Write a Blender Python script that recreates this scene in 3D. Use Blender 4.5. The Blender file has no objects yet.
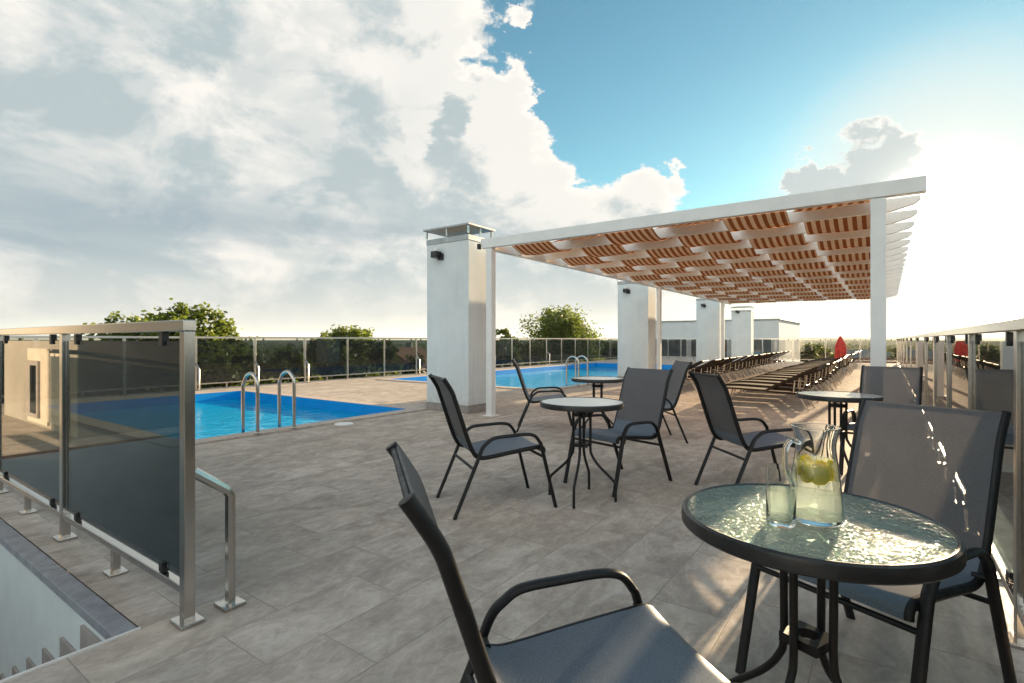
import bpy, bmesh, math, random
from mathutils import Vector, Matrix
R = math.radians
sin, cos, pi = math.sin, math.cos, math.pi
S = bpy.context.scene
COL = S.collection
random.seed(7)

# ------------------------------------------------------------------ camera, sky, sun, exposure
HEAD = R(35.5)            # the terrace runs along +X; the camera looks 35.5 deg left of it
cam_d = bpy.data.cameras.new('camera')
cam = bpy.data.objects.new('camera', cam_d); COL.objects.link(cam)
cam.location = (0, 0, 1.13)
cam.rotation_euler = (R(90), 0, HEAD - R(90))
cam_d.sensor_width = 36.0
cam_d.lens = 525 / 1024 * 36.0
cam_d.shift_y = (341.5 - 340) / 1024 * -1
cam_d.clip_start = 0.05; cam_d.clip_end = 9000
S.camera = cam

SUN_AZ, SUN_EL = R(-3.9), R(10.7)        # azimuth from +X towards +Y
sun_dir = Vector((cos(SUN_EL) * cos(SUN_AZ), cos(SUN_EL) * sin(SUN_AZ), sin(SUN_EL)))
sun_d = bpy.data.lights.new('sun', 'SUN')
sun_d.energy = 5.0; sun_d.angle = R(0.5); sun_d.color = (1.0, 0.76, 0.47)
sun = bpy.data.objects.new('sun', sun_d); COL.objects.link(sun)
sun.location = (30, 0, 20)
sun.rotation_euler = sun_dir.to_track_quat('Z', 'Y').to_euler()

S.view_settings.view_transform = 'Standard'
S.view_settings.look = 'None'
S.view_settings.exposure = 2.1
S.view_settings.gamma = 1.0
S.view_settings.use_curve_mapping = False
cy = S.cycles
cy.max_bounces = 16; cy.diffuse_bounces = 4; cy.glossy_bounces = 5
cy.transmission_bounces = 14; cy.transparent_max_bounces = 40
cy.caustics_reflective = False; cy.caustics_refractive = True
cy.sample_clamp_indirect = 4.0; cy.blur_glossy = 0.6
cy.use_denoising = True

ca, sa = cos(HEAD), sin(HEAD)
def pix_dir(px, py):
    """direction in the world of a place in the sky"""
    x = (px - 512) / 525; z = (340 - py) / 525
    return Vector((ca + x * sa, sa - x * ca, z)).normalized()

class NT:
    """small helper for node trees"""
    def __init__(s, tree):
        s.t = tree; tree.nodes.clear()
    def n(s, typ, **kw):
        nd = s.t.nodes.new(typ)
        for k, v in kw.items():
            if k == 'ins':
                for a, b in v.items(): s.put(nd.inputs[a], b)
            else: setattr(nd, k, v)
        return nd
    def put(s, sock, v):
        if isinstance(v, bpy.types.NodeSocket): s.t.links.new(v, sock)
        else: sock.default_value = v
    def m(s, op, a, b=None, c=None, clamp=False):
        nd = s.n('ShaderNodeMath', operation=op); nd.use_clamp = clamp
        for i, v in enumerate((a, b, c)):
            if v is not None: s.put(nd.inputs[i], v)
        return nd.outputs[0]
    def v(s, op, a, b=None, scale=None):
        nd = s.n('ShaderNodeVectorMath', operation=op)
        s.put(nd.inputs[0], a)
        if b is not None: s.put(nd.inputs[1], b)
        if scale is not None: s.put(nd.inputs['Scale'], scale)
        return nd.outputs['Value'] if op in ('DOT_PRODUCT', 'LENGTH') else nd.outputs[0]
    def ss(s, x, a, b, lo=0.0, hi=1.0):
        nd = s.n('ShaderNodeMapRange', interpolation_type='SMOOTHSTEP')
        s.put(nd.inputs['Value'], x)
        nd.inputs['From Min'].default_value = a; nd.inputs['From Max'].default_value = b
        nd.inputs['To Min'].default_value = lo; nd.inputs['To Max'].default_value = hi
        return nd.outputs[0]
    def mix(s, f, a, b, blend='MIX'):
        nd = s.n('ShaderNodeMix', data_type='RGBA', blend_type=blend)
        s.put(nd.inputs[0], f)
        for sock, v in ((nd.inputs[6], a), (nd.inputs[7], b)):
            s.put(sock, v if isinstance(v, bpy.types.NodeSocket) else (*v, 1) if len(v) == 3 else v)
        return nd.outputs[2]
    def noise(s, vec, scale, detail=4, rough=0.55, dist=0.0, out=0, lac=2.0):
        nd = s.n('ShaderNodeTexNoise')
        if vec is not None: s.put(nd.inputs['Vector'], vec)
        nd.inputs['Scale'].default_value = scale; nd.inputs['Detail'].default_value = detail
        nd.inputs['Roughness'].default_value = rough; nd.inputs['Distortion'].default_value = dist
        nd.inputs['Lacunarity'].default_value = lac
        return nd.outputs[out]
    def ramp(s, f, stops):
        nd = s.n('ShaderNodeValToRGB'); s.put(nd.inputs[0], f)
        el = nd.color_ramp.elements
        while len(el) < len(stops): el.new(0.5)
        for e, (p, c) in zip(el, stops): e.position = p; e.color = (*c, 1)
        return nd.outputs[0]

# ---- world: Nishita sky, with clouds and a bright aureole round the sun, all by direction
W = bpy.data.worlds.new('World'); S.world = W; W.use_nodes = True
k = NT(W.node_tree)
geo = k.n('ShaderNodeTexCoord').outputs['Generated']
sky = k.n('ShaderNodeTexSky', sky_type='NISHITA', sun_disc=False)
sky.sun_elevation = SUN_EL; sky.sun_rotation = R(90) - SUN_AZ
sky.air_density = 1.0; sky.dust_density = 0.15; sky.ozone_density = 2.0
D = k.v('NORMALIZE', geo)
sunv = tuple(sun_dir)
sd = k.v('DOT_PRODUCT', D, sunv)
sepD = k.n('ShaderNodeSeparateXYZ'); k.put(sepD.inputs[0], D)
dz = sepD.outputs[2]
def cloud_density(vec):
    sp = k.n('ShaderNodeSeparateXYZ'); k.put(sp.inputs[0], vec)
    flat = k.n('ShaderNodeCombineXYZ')
    k.put(flat.inputs[0], sp.outputs[0]); k.put(flat.inputs[1], sp.outputs[1])
    k.put(flat.inputs[2], k.m('MULTIPLY', sp.outputs[2], 1.7))
    big = k.noise(flat.outputs[0], 2.6, 3, 0.5, 0.15)
    fine = k.noise(flat.outputs[0], 7.5, 10, 0.62, 0.35)
    d = k.m('ADD', k.m('MULTIPLY', k.m('SUBTRACT', big, 0.5), 0.55), k.m('MULTIPLY', k.m('SUBTRACT', fine, 0.5), 1.55))
    blobs = [(60, 60, 20, .42), (230, 60, 16, .40), (390, 60, 13, .42), (455, 110, 9, .34), (545, 85, 3.0, .34), (505, 120, 4.5, .30), (120, 210, 18, .42),
             (330, 200, 18, .42), (520, 165, 6, .28), (585, 125, 3.2, .34), (622, 128, 2.6, .36), (655, 168, 4.0, .42), (694, 178, 2.8, .48), (741, 184, 1.4, .62), (590, 215, 9, .36), (640, 215, 7, .30), (508, 18, 1.6, .45), (543, 18, 1.0, .40), (460, 260, 14, .30),
             (838, 170, 5.0, .80), (895, 135, 4.0, .62), (800, 182, 3.0, .50), (660, 280, 10, .2), (560, 300, 14, .25),
             (700, 60, 15, -.55), (800, 60, 12, -.45), (620, 70, 9, -.35), (565, 40, 5, -.30), (760, 135, 5, -.34), (940, 60, 12, -.3), (462, 118, 1.8, -.55), (490, 45, 3, -.45), (570, 105, 1.6, -.3)]
    warp = k.v('SCALE', k.v('SUBTRACT', k.noise(flat.outputs[0], 8.0, 6, 0.62, 0.0, out=1), (.5, .5, .5)), scale=0.20)
    wv = k.v('NORMALIZE', k.v('ADD', vec, warp))
    for px, py, rad, amp in blobs:
        dp = k.v('DOT_PRODUCT', wv, tuple(pix_dir(px, py)))
        d = k.m('ADD', d, k.ss(dp, cos(R(rad * 1.25)), cos(R(rad * .25)), 0, amp))
    d = k.m('SUBTRACT', d, 0.17)
    # behind and beside the camera: broken cloud
    side = k.v('DOT_PRODUCT', vec, (ca, sa, 0.0))
    d = k.m('ADD', d, k.ss(side, 0.55, -0.1, 0, 0.25))
    return d
den = cloud_density(D)
toward = k.v('NORMALIZE', k.v('ADD', D, tuple(Vector(sunv) * 0.10 + Vector((0, 0, .05)))))
den2 = cloud_density(toward)
cover = k.ss(den, 0.00, 0.21)
thick = k.ss(den, 0.06, 0.55)
edge = k.ss(k.m('SUBTRACT', den, den2), -0.22, 0.30)
soft = k.ss(k.v('DOT_PRODUCT', D, tuple(pix_dir(40, 160))), .80, .985, 1.0, .55)
edge = k.m('ADD', k.m('MULTIPLY', k.m('SUBTRACT', edge, .45), soft), .45)
lit = k.m('ADD', k.m('MULTIPLY', edge, 0.75), k.m('MULTIPLY', k.m('SUBTRACT', 1.0, thick), 0.35), clamp=True)
lit = k.m('MULTIPLY', lit, k.m('SUBTRACT', 1.0, k.m('MULTIPLY', k.m('MULTIPLY', k.ss(den, .05, .30), k.ss(sd, .93, .975)), .95)))
puff = k.ss(k.noise(k.v('MULTIPLY', D, (1, 1, 1.6)), 5.2, 9, .60, .5), .44, .64)
lit = k.m('ADD', lit, k.m('MULTIPLY', k.m('SUBTRACT', puff, .42), k.m('MULTIPLY', k.m('SUBTRACT', 1.0, soft), 1.3)), clamp=True)
ccol = k.mix(lit, (1.95, 2.36, 2.60), (4.12, 4.06, 3.98))
ccol = k.mix(k.ss(dz, 0.15, 0.01, 0, .65), ccol, (3.05, 3.12, 3.12))
# clouds facing the low sun, unseen behind the camera, brightened to fill the shaded floor
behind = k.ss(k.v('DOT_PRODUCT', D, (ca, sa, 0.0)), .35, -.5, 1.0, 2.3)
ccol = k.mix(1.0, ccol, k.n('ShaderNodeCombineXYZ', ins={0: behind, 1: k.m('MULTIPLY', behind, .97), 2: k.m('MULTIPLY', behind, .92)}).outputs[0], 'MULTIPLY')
# the low blue-grey bank at the left, under the bright clouds
low = k.noise(k.v('MULTIPLY', D, (1.6, 1.6, 9.0)), 1.5, 6, 0.55, 0.2)
band = k.m('MULTIPLY', k.ss(dz, 0.10, 0.15), k.ss(dz, 0.27, 0.19))
leftw = k.ss(k.v('DOT_PRODUCT', D, tuple(pix_dir(150, 270))), 0.70, 0.97)
ccol = k.mix(k.m('MULTIPLY', k.m('MULTIPLY', band, leftw), k.ss(low, .38, .62, 0, .6)), ccol, (1.25, 1.65, 1.95))
skyc = k.mix(1.0, sky.outputs[0], (0.50, 0.74, 0.65), 'MULTIPLY')
skyc = k.mix(k.ss(dz, 0.20, 0.01, 0, .9), skyc, (3.2, 3.25, 3.2))
skyc = k.mix(k.ss(sd, .962, .998, 0, .85), skyc, (3.0, 3.05, 2.95))
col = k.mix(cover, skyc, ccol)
glow = k.m('MULTIPLY', k.m('POWER', k.m('MAXIMUM', sd, 0.0), 40.0), .55)
glow2 = k.m('MULTIPLY', k.m('POWER', k.m('MAXIMUM', sd, 0.0), 560.0), 6.5)
gl = k.n('ShaderNodeMix', data_type='RGBA', blend_type='ADD'); gl.inputs[0].default_value = 1.0
k.put(gl.inputs[6], col)
gv = k.n('ShaderNodeVectorMath', operation='SCALE'); gv.inputs[0].default_value = (1.0, 0.90, 0.70)
k.put(gv.inputs['Scale'], k.m('ADD', glow, glow2)); k.put(gl.inputs[7], gv.outputs[0])
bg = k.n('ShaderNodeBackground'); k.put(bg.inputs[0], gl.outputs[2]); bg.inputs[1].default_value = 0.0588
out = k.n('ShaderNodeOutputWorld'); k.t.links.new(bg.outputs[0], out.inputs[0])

# ------------------------------------------------------------------ materials
def new_mat(name):
    m = bpy.data.materials.new(name); m.use_nodes = True
    k = NT(m.node_tree)
    return m, k, k.n('ShaderNodeOutputMaterial')
def pbr(name, col, rough=0.5, metal=0.0, var=0.06, scale=8.0, bump=0.0, bscale=60.0, spec=0.5, coat=0.0, rv=.07):
    m, k, o = new_mat(name)
    tc = k.n('ShaderNodeTexCoord').outputs['Object']
    b = k.n('ShaderNodeBsdfPrincipled')
    nz = k.noise(tc, scale, 5, 0.6)
    a = tuple(max(0, c * (1 - var * 2)) for c in col); c2 = tuple(min(1, c * (1 + var * 2)) for c in col)
    k.put(b.inputs['Base Color'], k.ramp(nz, [(0.3, a), (0.7, c2)]))
    k.put(b.inputs['Roughness'], k.ss(k.noise(tc, scale * 2.3, 4), .3, .7, max(.02, rough - rv), min(1, rough + rv)))
    b.inputs['Metallic'].default_value = metal
    b.inputs['Specular IOR Level'].default_value = spec
    if coat: b.inputs['Coat Weight'].default_value = coat
    if bump:
        bp = k.n('ShaderNodeBump'); bp.inputs['Strength'].default_value = bump; bp.inputs['Distance'].default_value = 0.004
        k.put(bp.inputs['Height'], k.noise(tc, bscale, 3)); k.put(b.inputs['Normal'], bp.outputs[0])
    k.t.links.new(b.outputs[0], o.inputs[0])
    return m
def glassy(name, tint, frost=0.0, frost_col=(.6, .7, .65), bump=0.0, bscale=40, f0=0.04, rough=0.0, bump_dist=.004, boost=1.0, dif=.5):
    """thin clear or tinted sheet: see-through plus a Fresnel reflection that works on both faces"""
    m, k, o = new_mat(name)
    g = k.n('ShaderNodeNewGeometry')
    nrm = g.outputs['Normal']
    if bump:
        tc = k.n('ShaderNodeTexCoord').outputs['Object']
        bp = k.n('ShaderNodeBump'); bp.inputs['Strength'].default_value = bump; bp.inputs['Distance'].default_value = bump_dist
        h = k.noise(tc, bscale, 3, .55, .9)
        k.put(bp.inputs['Height'], k.ss(h, .35, .65)); nrm = bp.outputs[0]
    c = k.m('ABSOLUTE', k.v('DOT_PRODUCT', nrm, g.outputs['Incoming']))
    fr = k.m('POWER', k.m('SUBTRACT', 1.0, c), 5.0)
    fr = k.m('ADD', k.m('MULTIPLY', fr, (1 - f0) * boost), f0, clamp=True)
    tr = k.n('ShaderNodeBsdfTransparent'); tr.inputs[0].default_value = (*tint, 1)
    base = tr.outputs[0]
    if frost:
        df = k.n('ShaderNodeBsdfTranslucent'); df.inputs[0].default_value = (*frost_col, 1)
        d2 = k.n('ShaderNodeBsdfDiffuse'); d2.inputs[0].default_value = (*frost_col, 1)
        if bump: k.put(df.inputs['Normal'], nrm); k.put(d2.inputs['Normal'], nrm)
        mm = k.n('ShaderNodeMixShader'); mm.inputs[0].default_value = dif
        k.t.links.new(df.outputs[0], mm.inputs[1]); k.t.links.new(d2.outputs[0], mm.inputs[2])
        m2 = k.n('ShaderNodeMixShader'); m2.inputs[0].default_value = frost
        k.t.links.new(base, m2.inputs[1]); k.t.links.new(mm.outputs[0], m2.inputs[2]); base = m2.outputs[0]
    gl = k.n('ShaderNodeBsdfGlossy'); gl.inputs['Roughness'].default_value = rough
    if bump: k.put(gl.inputs['Normal'], nrm)
    mx = k.n('ShaderNodeMixShader'); k.put(mx.inputs[0], fr)
    k.t.links.new(base, mx.inputs[1]); k.t.links.new(gl.outputs[0], mx.inputs[2])
    k.t.links.new(mx.outputs[0], o.inputs[0])
    return m

def solid_glass(name):
    m, k, o = new_mat(name)
    b = k.n('ShaderNodeBsdfGlass'); b.inputs['IOR'].default_value = 1.45; b.inputs['Roughness'].default_value = 0.0
    b.inputs['Color'].default_value = (.985, .995, .99, 1)
    k.t.links.new(b.outputs[0], o.inputs[0])
    return m

def tile_mat():
    m, k, o = new_mat('stone_plank_tiles')
    tc = k.n('ShaderNodeTexCoord').outputs['Object']
    br = k.n('ShaderNodeTexBrick'); br.offset = 0.37; br.squash = 1.0
    k.put(br.inputs['Vector'], k.v('ADD', tc, (0.02, 0.10, 0)))
    br.inputs['Scale'].default_value = 1.0
    br.inputs['Brick Width'].default_value = 0.62; br.inputs['Row Height'].default_value = 0.31
    br.inputs['Mortar Size'].default_value = 0.0028; br.inputs['Mortar Smooth'].default_value = 0.3
    br.inputs['Color1'].default_value = (.0, .0, .0, 1); br.inputs['Color2'].default_value = (1, 1, 1, 1)
    br.inputs['Mortar'].default_value = (.5, .5, .5, 1)
    tid = br.outputs['Color']; mort = br.outputs['Fac']
    off = k.v('ADD', k.v('MULTIPLY', tc, (1.0, 1.6, 1)), k.v('SCALE', tid, scale=7.3))
    n1 = k.noise(off, 2.6, 9, .66, .9)
    n2 = k.noise(off, 13.0, 10, .78, .8)
    n3 = k.noise(tc, 0.55, 4, .6)
    f = k.m('ADD', k.m('ADD', k.m('MULTIPLY', n1, .52), k.m('MULTIPLY', n2, .42)), k.m('MULTIPLY', n3, .14))
    c = k.ramp(f, [(.36, (.215, .177, .149)), (.46, (.338, .285, .240)), (.54, (.430, .366, .312)), (.64, (.575, .503, .438))])
    veins = k.ss(k.noise(k.v('MULTIPLY', off, (1, 1.5, 1)), 3.1, 7, .62, 1.4), .60, .66)
    c = k.mix(k.m('MULTIPLY', veins, .28), c, (.58, .55, .51))
    tint = k.mix(k.ss(k.noise(tc, .9, 3), .45, .7, 0, .35), c, (.30, .245, .18))
    c = k.mix(.5, c, tint)
    tl = k.n('ShaderNodeSeparateColor'); k.put(tl.inputs[0], tid)
    c = k.mix(1.0, c, k.ramp(tl.outputs[0], [(0, (.94, .94, .95)), (1, (1.05, 1.045, 1.03))]), 'MULTIPLY')
    c = k.mix(k.m('MULTIPLY', mort, .42), c, (.15, .13, .11))
    bp = k.n('ShaderNodeBump'); bp.inputs['Strength'].default_value = .55; bp.inputs['Distance'].default_value = .004
    k.put(bp.inputs['Height'], k.m('SUBTRACT', k.m('MULTIPLY', n2, .6), mort))
    d = k.n('ShaderNodeBsdfDiffuse'); k.put(d.inputs[0], c); d.inputs['Roughness'].default_value = .4; k.put(d.inputs['Normal'], bp.outputs[0])
    g = k.n('ShaderNodeBsdfGlossy'); k.put(g.inputs['Roughness'], k.ss(n2, .3, .7, .38, .60)); k.put(g.inputs['Normal'], bp.outputs[0])
    mx = k.n('ShaderNodeMixShader'); mx.inputs[0].default_value = .055
    k.t.links.new(d.outputs[0], mx.inputs[1]); k.t.links.new(g.outputs[0], mx.inputs[2]); k.t.links.new(mx.outputs[0], o.inputs[0])
    return m

def pool_mat(name, c1, c2, s):
    m, k, o = new_mat(name)
    tc = k.n('ShaderNodeTexCoord').outputs['Object']
    vo = k.n('ShaderNodeTexVoronoi'); vo.distance = 'CHEBYCHEV'; vo.inputs['Scale'].default_value = s; vo.inputs['Randomness'].default_value = 0
    k.put(vo.inputs['Vector'], tc)
    b = k.n('ShaderNodeBsdfPrincipled'); k.put(b.inputs['Base Color'], k.mix(k.ss(k.noise(tc, 2.0, 5), .3, .7), c1, c2))
    b.inputs['Roughness'].default_value = .3
    k.t.links.new(b.outputs[0], o.inputs[0])
    return m

def water_mat(name, tint, bscale=3.0, strength=.8):
    m, k, o = new_mat(name)
    tc = k.n('ShaderNodeTexCoord').outputs['Object']
    bp = k.n('ShaderNodeBump'); bp.inputs['Strength'].default_value = strength; bp.inputs['Distance'].default_value = .030
    k.put(bp.inputs['Height'], k.m('ADD', k.noise(tc, bscale, 4, .5, .6), k.m('MULTIPLY', k.noise(tc, bscale * 4, 3, .5, .3), .25)))
    g = k.n('ShaderNodeNewGeometry')
    c = k.m('ABSOLUTE', k.v('DOT_PRODUCT', bp.outputs[0], g.outputs['Incoming']))
    fr = k.m('ADD', k.m('MULTIPLY', k.m('POWER', k.m('SUBTRACT', 1.0, c), 5.0), .80), .02, clamp=True)
    rf = k.n('ShaderNodeBsdfTransparent'); rf.inputs[0].default_value = (*tint, 1)
    df = k.n('ShaderNodeBsdfDiffuse'); df.inputs[0].default_value = (.0, .55, .97, 1)
    body = k.n('ShaderNodeMixShader'); body.inputs[0].default_value = .55
    k.t.links.new(rf.outputs[0], body.inputs[1]); k.t.links.new(df.outputs[0], body.inputs[2])
    gl = k.n('ShaderNodeBsdfGlossy'); gl.inputs['Roughness'].default_value = .03; k.put(gl.inputs['Normal'], bp.outputs[0])
    mx = k.n('ShaderNodeMixShader'); k.put(mx.inputs[0], fr)
    k.t.links.new(body.outputs[0], mx.inputs[1]); k.t.links.new(gl.outputs[0], mx.inputs[2])
    k.t.links.new(mx.outputs[0], o.inputs[0])
    return m

def mesh_fabric(name, col, see=.12, trans=.12, rough=.5, spec=.5):
    """woven outdoor sling: fine weave, a little light comes through"""
    m, k, o = new_mat(name)
    tc = k.n('ShaderNodeTexCoord').outputs['Object']
    wv = k.noise(k.v('MULTIPLY', tc, (1, 1, 1)), 420, 2)
    big = k.noise(tc, 7, 4)
    c = k.mix(k.ss(wv, .35, .65), tuple(x * .72 for x in col), tuple(x * 1.28 for x in col))
    c = k.mix(k.ss(big, .35, .7, 0, .25), c, tuple(x * 1.35 for x in col))
    b = k.n('ShaderNodeBsdfPrincipled'); k.put(b.inputs['Base Color'], c)
    b.inputs['Roughness'].default_value = rough; b.inputs['Specular IOR Level'].default_value = spec
    bp = k.n('ShaderNodeBump'); bp.inputs['Strength'].default_value = .25; bp.inputs['Distance'].default_value = .001
    k.put(bp.inputs['Height'], wv); k.put(b.inputs['Normal'], bp.outputs[0])
    tl = k.n('ShaderNodeBsdfTranslucent'); tl.inputs[0].default_value = (*[x * 1.6 for x in col], 1)
    tr = k.n('ShaderNodeBsdfTransparent')
    m1 = k.n('ShaderNodeMixShader'); m1.inputs[0].default_value = trans
    k.t.links.new(b.outputs[0], m1.inputs[1]); k.t.links.new(tl.outputs[0], m1.inputs[2])
    m2 = k.n('ShaderNodeMixShader'); m2.inputs[0].default_value = see
    k.t.links.new(m1.outputs[0], m2.inputs[1]); k.t.links.new(tr.outputs[0], m2.inputs[2])
    k.t.links.new(m2.outputs[0], o.inputs[0])
    return m

def awning_mat():
    """striped woven shade cloth, stripes along the terrace (object Y gives the stripe)"""
    m, k, o = new_mat('striped_shade_cloth')
    sp = k.n('ShaderNodeSeparateXYZ'); k.put(sp.inputs[0], k.n('ShaderNodeTexCoord').outputs['Object'])
    w = k.m('FRACT', k.m('MULTIPLY', sp.outputs[1], 1 / .0935))
    st = k.m('MULTIPLY', k.ss(w, .0, .06), k.ss(w, .56, .50))
    nz = k.noise(k.n('ShaderNodeTexCoord').outputs['Object'], 9, 4)
    c = k.mix(st, (.66, .37, .20), (.27, .065, .015))
    c = k.mix(k.ss(nz, .3, .7, 0, .18), c, (.25, .15, .09))
    d = k.n('ShaderNodeBsdfDiffuse'); k.put(d.inputs[0], c)
    t = k.n('ShaderNodeBsdfTranslucent'); k.put(t.inputs[0], c)
    mx = k.n('ShaderNodeMixShader'); mx.inputs[0].default_value = .62
    k.t.links.new(d.outputs[0], mx.inputs[1]); k.t.links.new(t.outputs[0], mx.inputs[2])
    k.t.links.new(mx.outputs[0], o.inputs[0])
    return m

def leaf_mat(name, c1, c2, c3):
    m, k, o = new_mat(name)
    tc = k.n('ShaderNodeTexCoord').outputs['Object']
    n = k.noise(tc, 1.3, 3); n2 = k.noise(tc, 14, 2)
    c = k.mix(k.ss(n, .35, .65), c1, c2); c = k.mix(k.ss(n2, .45, .7, 0, .7), c, c3)
    d = k.n('ShaderNodeBsdfPrincipled'); k.put(d.inputs['Base Color'], c); d.inputs['Roughness'].default_value = .55
    t = k.n('ShaderNodeBsdfTranslucent'); k.put(t.inputs[0], k.mix(.5, c, (.16, .2, .02)))
    mx = k.n('ShaderNodeMixShader'); mx.inputs[0].default_value = .45
    k.t.links.new(d.outputs[0], mx.inputs[1]); k.t.links.new(t.outputs[0], mx.inputs[2])
    k.t.links.new(mx.outputs[0], o.inputs[0])
    return m

M = {}
M['tiles'] = tile_mat()
M['coping'] = pbr('coping_stone', (.44, .36, .30), .5, var=.12, scale=14, bump=.3)
M['edge_stone'] = pbr('blue_grey_edging', (.26, .27, .30), .4, var=.12, scale=12, bump=.2)
def stucco():
    m, k, o = new_mat('white_stucco')
    tc = k.n('ShaderNodeTexCoord').outputs['Object']
    n = k.noise(tc, 2.5, 5, .6)
    c = k.mix(k.ss(n, .3, .7), (.665, .695, .70), (.735, .76, .755))
    st = k.noise(k.v('MULTIPLY', tc, (9, 9, .45)), 1.6, 6, .6)
    c = k.mix(k.ss(st, .52, .78, 0, .30), c, (.50, .50, .47))
    sp = k.n('ShaderNodeSeparateXYZ'); k.put(sp.inputs[0], tc)
    foot = k.m('MULTIPLY', k.ss(sp.outputs[2], .55, .10), k.ss(k.noise(tc, 6, 6, .65), .35, .65))
    c = k.mix(k.m('MULTIPLY', foot, .35), c, (.42, .39, .35))
    b = k.n('ShaderNodeBsdfPrincipled'); k.put(b.inputs['Base Color'], c); b.inputs['Roughness'].default_value = .88; b.inputs['Specular IOR Level'].default_value = .2
    bp = k.n('ShaderNodeBump'); bp.inputs['Strength'].default_value = .4; bp.inputs['Distance'].default_value = .004
    k.put(bp.inputs['Height'], k.noise(tc, 140, 3)); k.put(b.inputs['Normal'], bp.outputs[0])
    k.t.links.new(b.outputs[0], o.inputs[0])
    return m
M['stucco'] = stucco()
M['shaft'] = pbr('painted_shaft_wall', (.62, .66, .66), .6, var=.05, scale=2.0, bump=.1)
M['plinth'] = pbr('grey_plinth', (.30, .27, .25), .6, var=.1)
M['white'] = pbr('white_powder_coat', (.80, .79, .77), .38, var=.025, scale=5)
M['steel'] = pbr('brushed_stainless', (.56, .535, .50), .22, metal=1.0, var=.02, scale=90, rv=.02)
M['zinc'] = pbr('zinc_sheet', (.36, .37, .38), .42, metal=.7, var=.1, scale=6)
M['black'] = pbr('black_plastic', (.018, .018, .02), .4, var=.2)
M['frame'] = pbr('charcoal_powder_coat', (.012, .011, .011), .45, var=.15, scale=20, bump=.15, bscale=700, spec=.35)
M['rim'] = pbr('dark_rim', (.028, .026, .025), .34, var=.15, scale=20)
M['sling'] = mesh_fabric('grey_textilene', (.132, .126, .131), .14, .16)
M['seat_sling'] = mesh_fabric('textilene_sky_sheen', (.13, .16, .20), .03, .06)  # grey seat cloth with the blue of the reflected sky put into its colour
M['lounge'] = mesh_fabric('brown_sling', (.022, .015, .011), .22, .04, rough=.9, spec=.08)
M['lounge_frame'] = pbr('bronze_frame', (.045, .031, .022), .6, var=.1, spec=.15)
M['lounge_leg'] = pbr('pale_leg', (.60, .50, .40), .3, metal=.2, var=.1)
M['awning'] = awning_mat()
M['railglass'] = glassy('tinted_rail_glass', (.37, .425, .445), frost=.035, frost_col=(.5, .52, .52), f0=.045)
M['railglass_clear'] = glassy('lightly_tinted_rail_glass', (.74, .735, .72), f0=.045)
M['table_glass'] = glassy('hammered_table_glass', (.72, .87, .80), frost=.34, frost_col=(.62, .80, .74), bump=.9, bscale=52, f0=.05, rough=.07, bump_dist=.006)
M['frost_top'] = glassy('frosted_table_glass', (.6, .6, .58), frost=.96, frost_col=(.90, .89, .85), bump=.05, bscale=60, f0=.05, rough=.15, dif=.9)
M['clear'] = solid_glass('clear_glass')
M['pool_liner'] = pool_mat('pool_liner', (.0, .42, .78), (.0, .48, .84), 12)
M['pool_band'] = pool_mat('pool_band_tiles', (.0, .23, .60), (.0, .28, .68), 12)
M['water'] = water_mat('pool_water', (.62, .93, .98))
M['red'] = pbr('red_canvas', (.55, .035, .02), .7, var=.2, scale=9)
M['redbase'] = pbr('red_plastic', (.62, .05, .02), .4, var=.1)
M['bark'] = pbr('bark', (.07, .05, .035), .9, var=.3, scale=10, bump=.8)
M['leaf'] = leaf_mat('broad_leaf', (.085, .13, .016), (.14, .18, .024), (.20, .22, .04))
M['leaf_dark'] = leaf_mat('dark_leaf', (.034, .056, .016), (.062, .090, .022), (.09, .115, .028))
M['door'] = pbr('louvre_panel', (.60, .53, .44), .5, var=.05)
M['pane'] = pbr('dark_pane', (.012, .014, .016), .08, var=.1)
M['grey_pane'] = pbr('grey_window_glass', (.13, .15, .16), .12, var=.25, scale=1.5, spec=.8)
M['roof_red'] = pbr('clay_roof', (.20, .085, .055), .8, var=.2, scale=3)
M['roof_grey'] = pbr('sheet_roof', (.27, .28, .29), .6, var=.1, scale=3)
M['house'] = pbr('render_wall', (.30, .275, .24), .85, var=.08, scale=1)
def fruit(name, c):
    m, k, o = new_mat(name)
    n = k.noise(k.n('ShaderNodeTexCoord').outputs['Object'], 70, 3)
    cc = k.mix(k.ss(n, .3, .7), tuple(x * .85 for x in c), c)
    d = k.n('ShaderNodeBsdfDiffuse'); k.put(d.inputs[0], cc); t = k.n('ShaderNodeBsdfTranslucent'); k.put(t.inputs[0], cc)
    mx = k.n('ShaderNodeMixShader'); mx.inputs[0].default_value = .5
    k.t.links.new(d.outputs[0], mx.inputs[1]); k.t.links.new(t.outputs[0], mx.inputs[2]); k.t.links.new(mx.outputs[0], o.inputs[0])
    return m
M['lemon'] = fruit('lemon_rind', (.95, .80, .03)); M['lemon_flesh'] = fruit('lemon_flesh', (.97, .88, .22))

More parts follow.
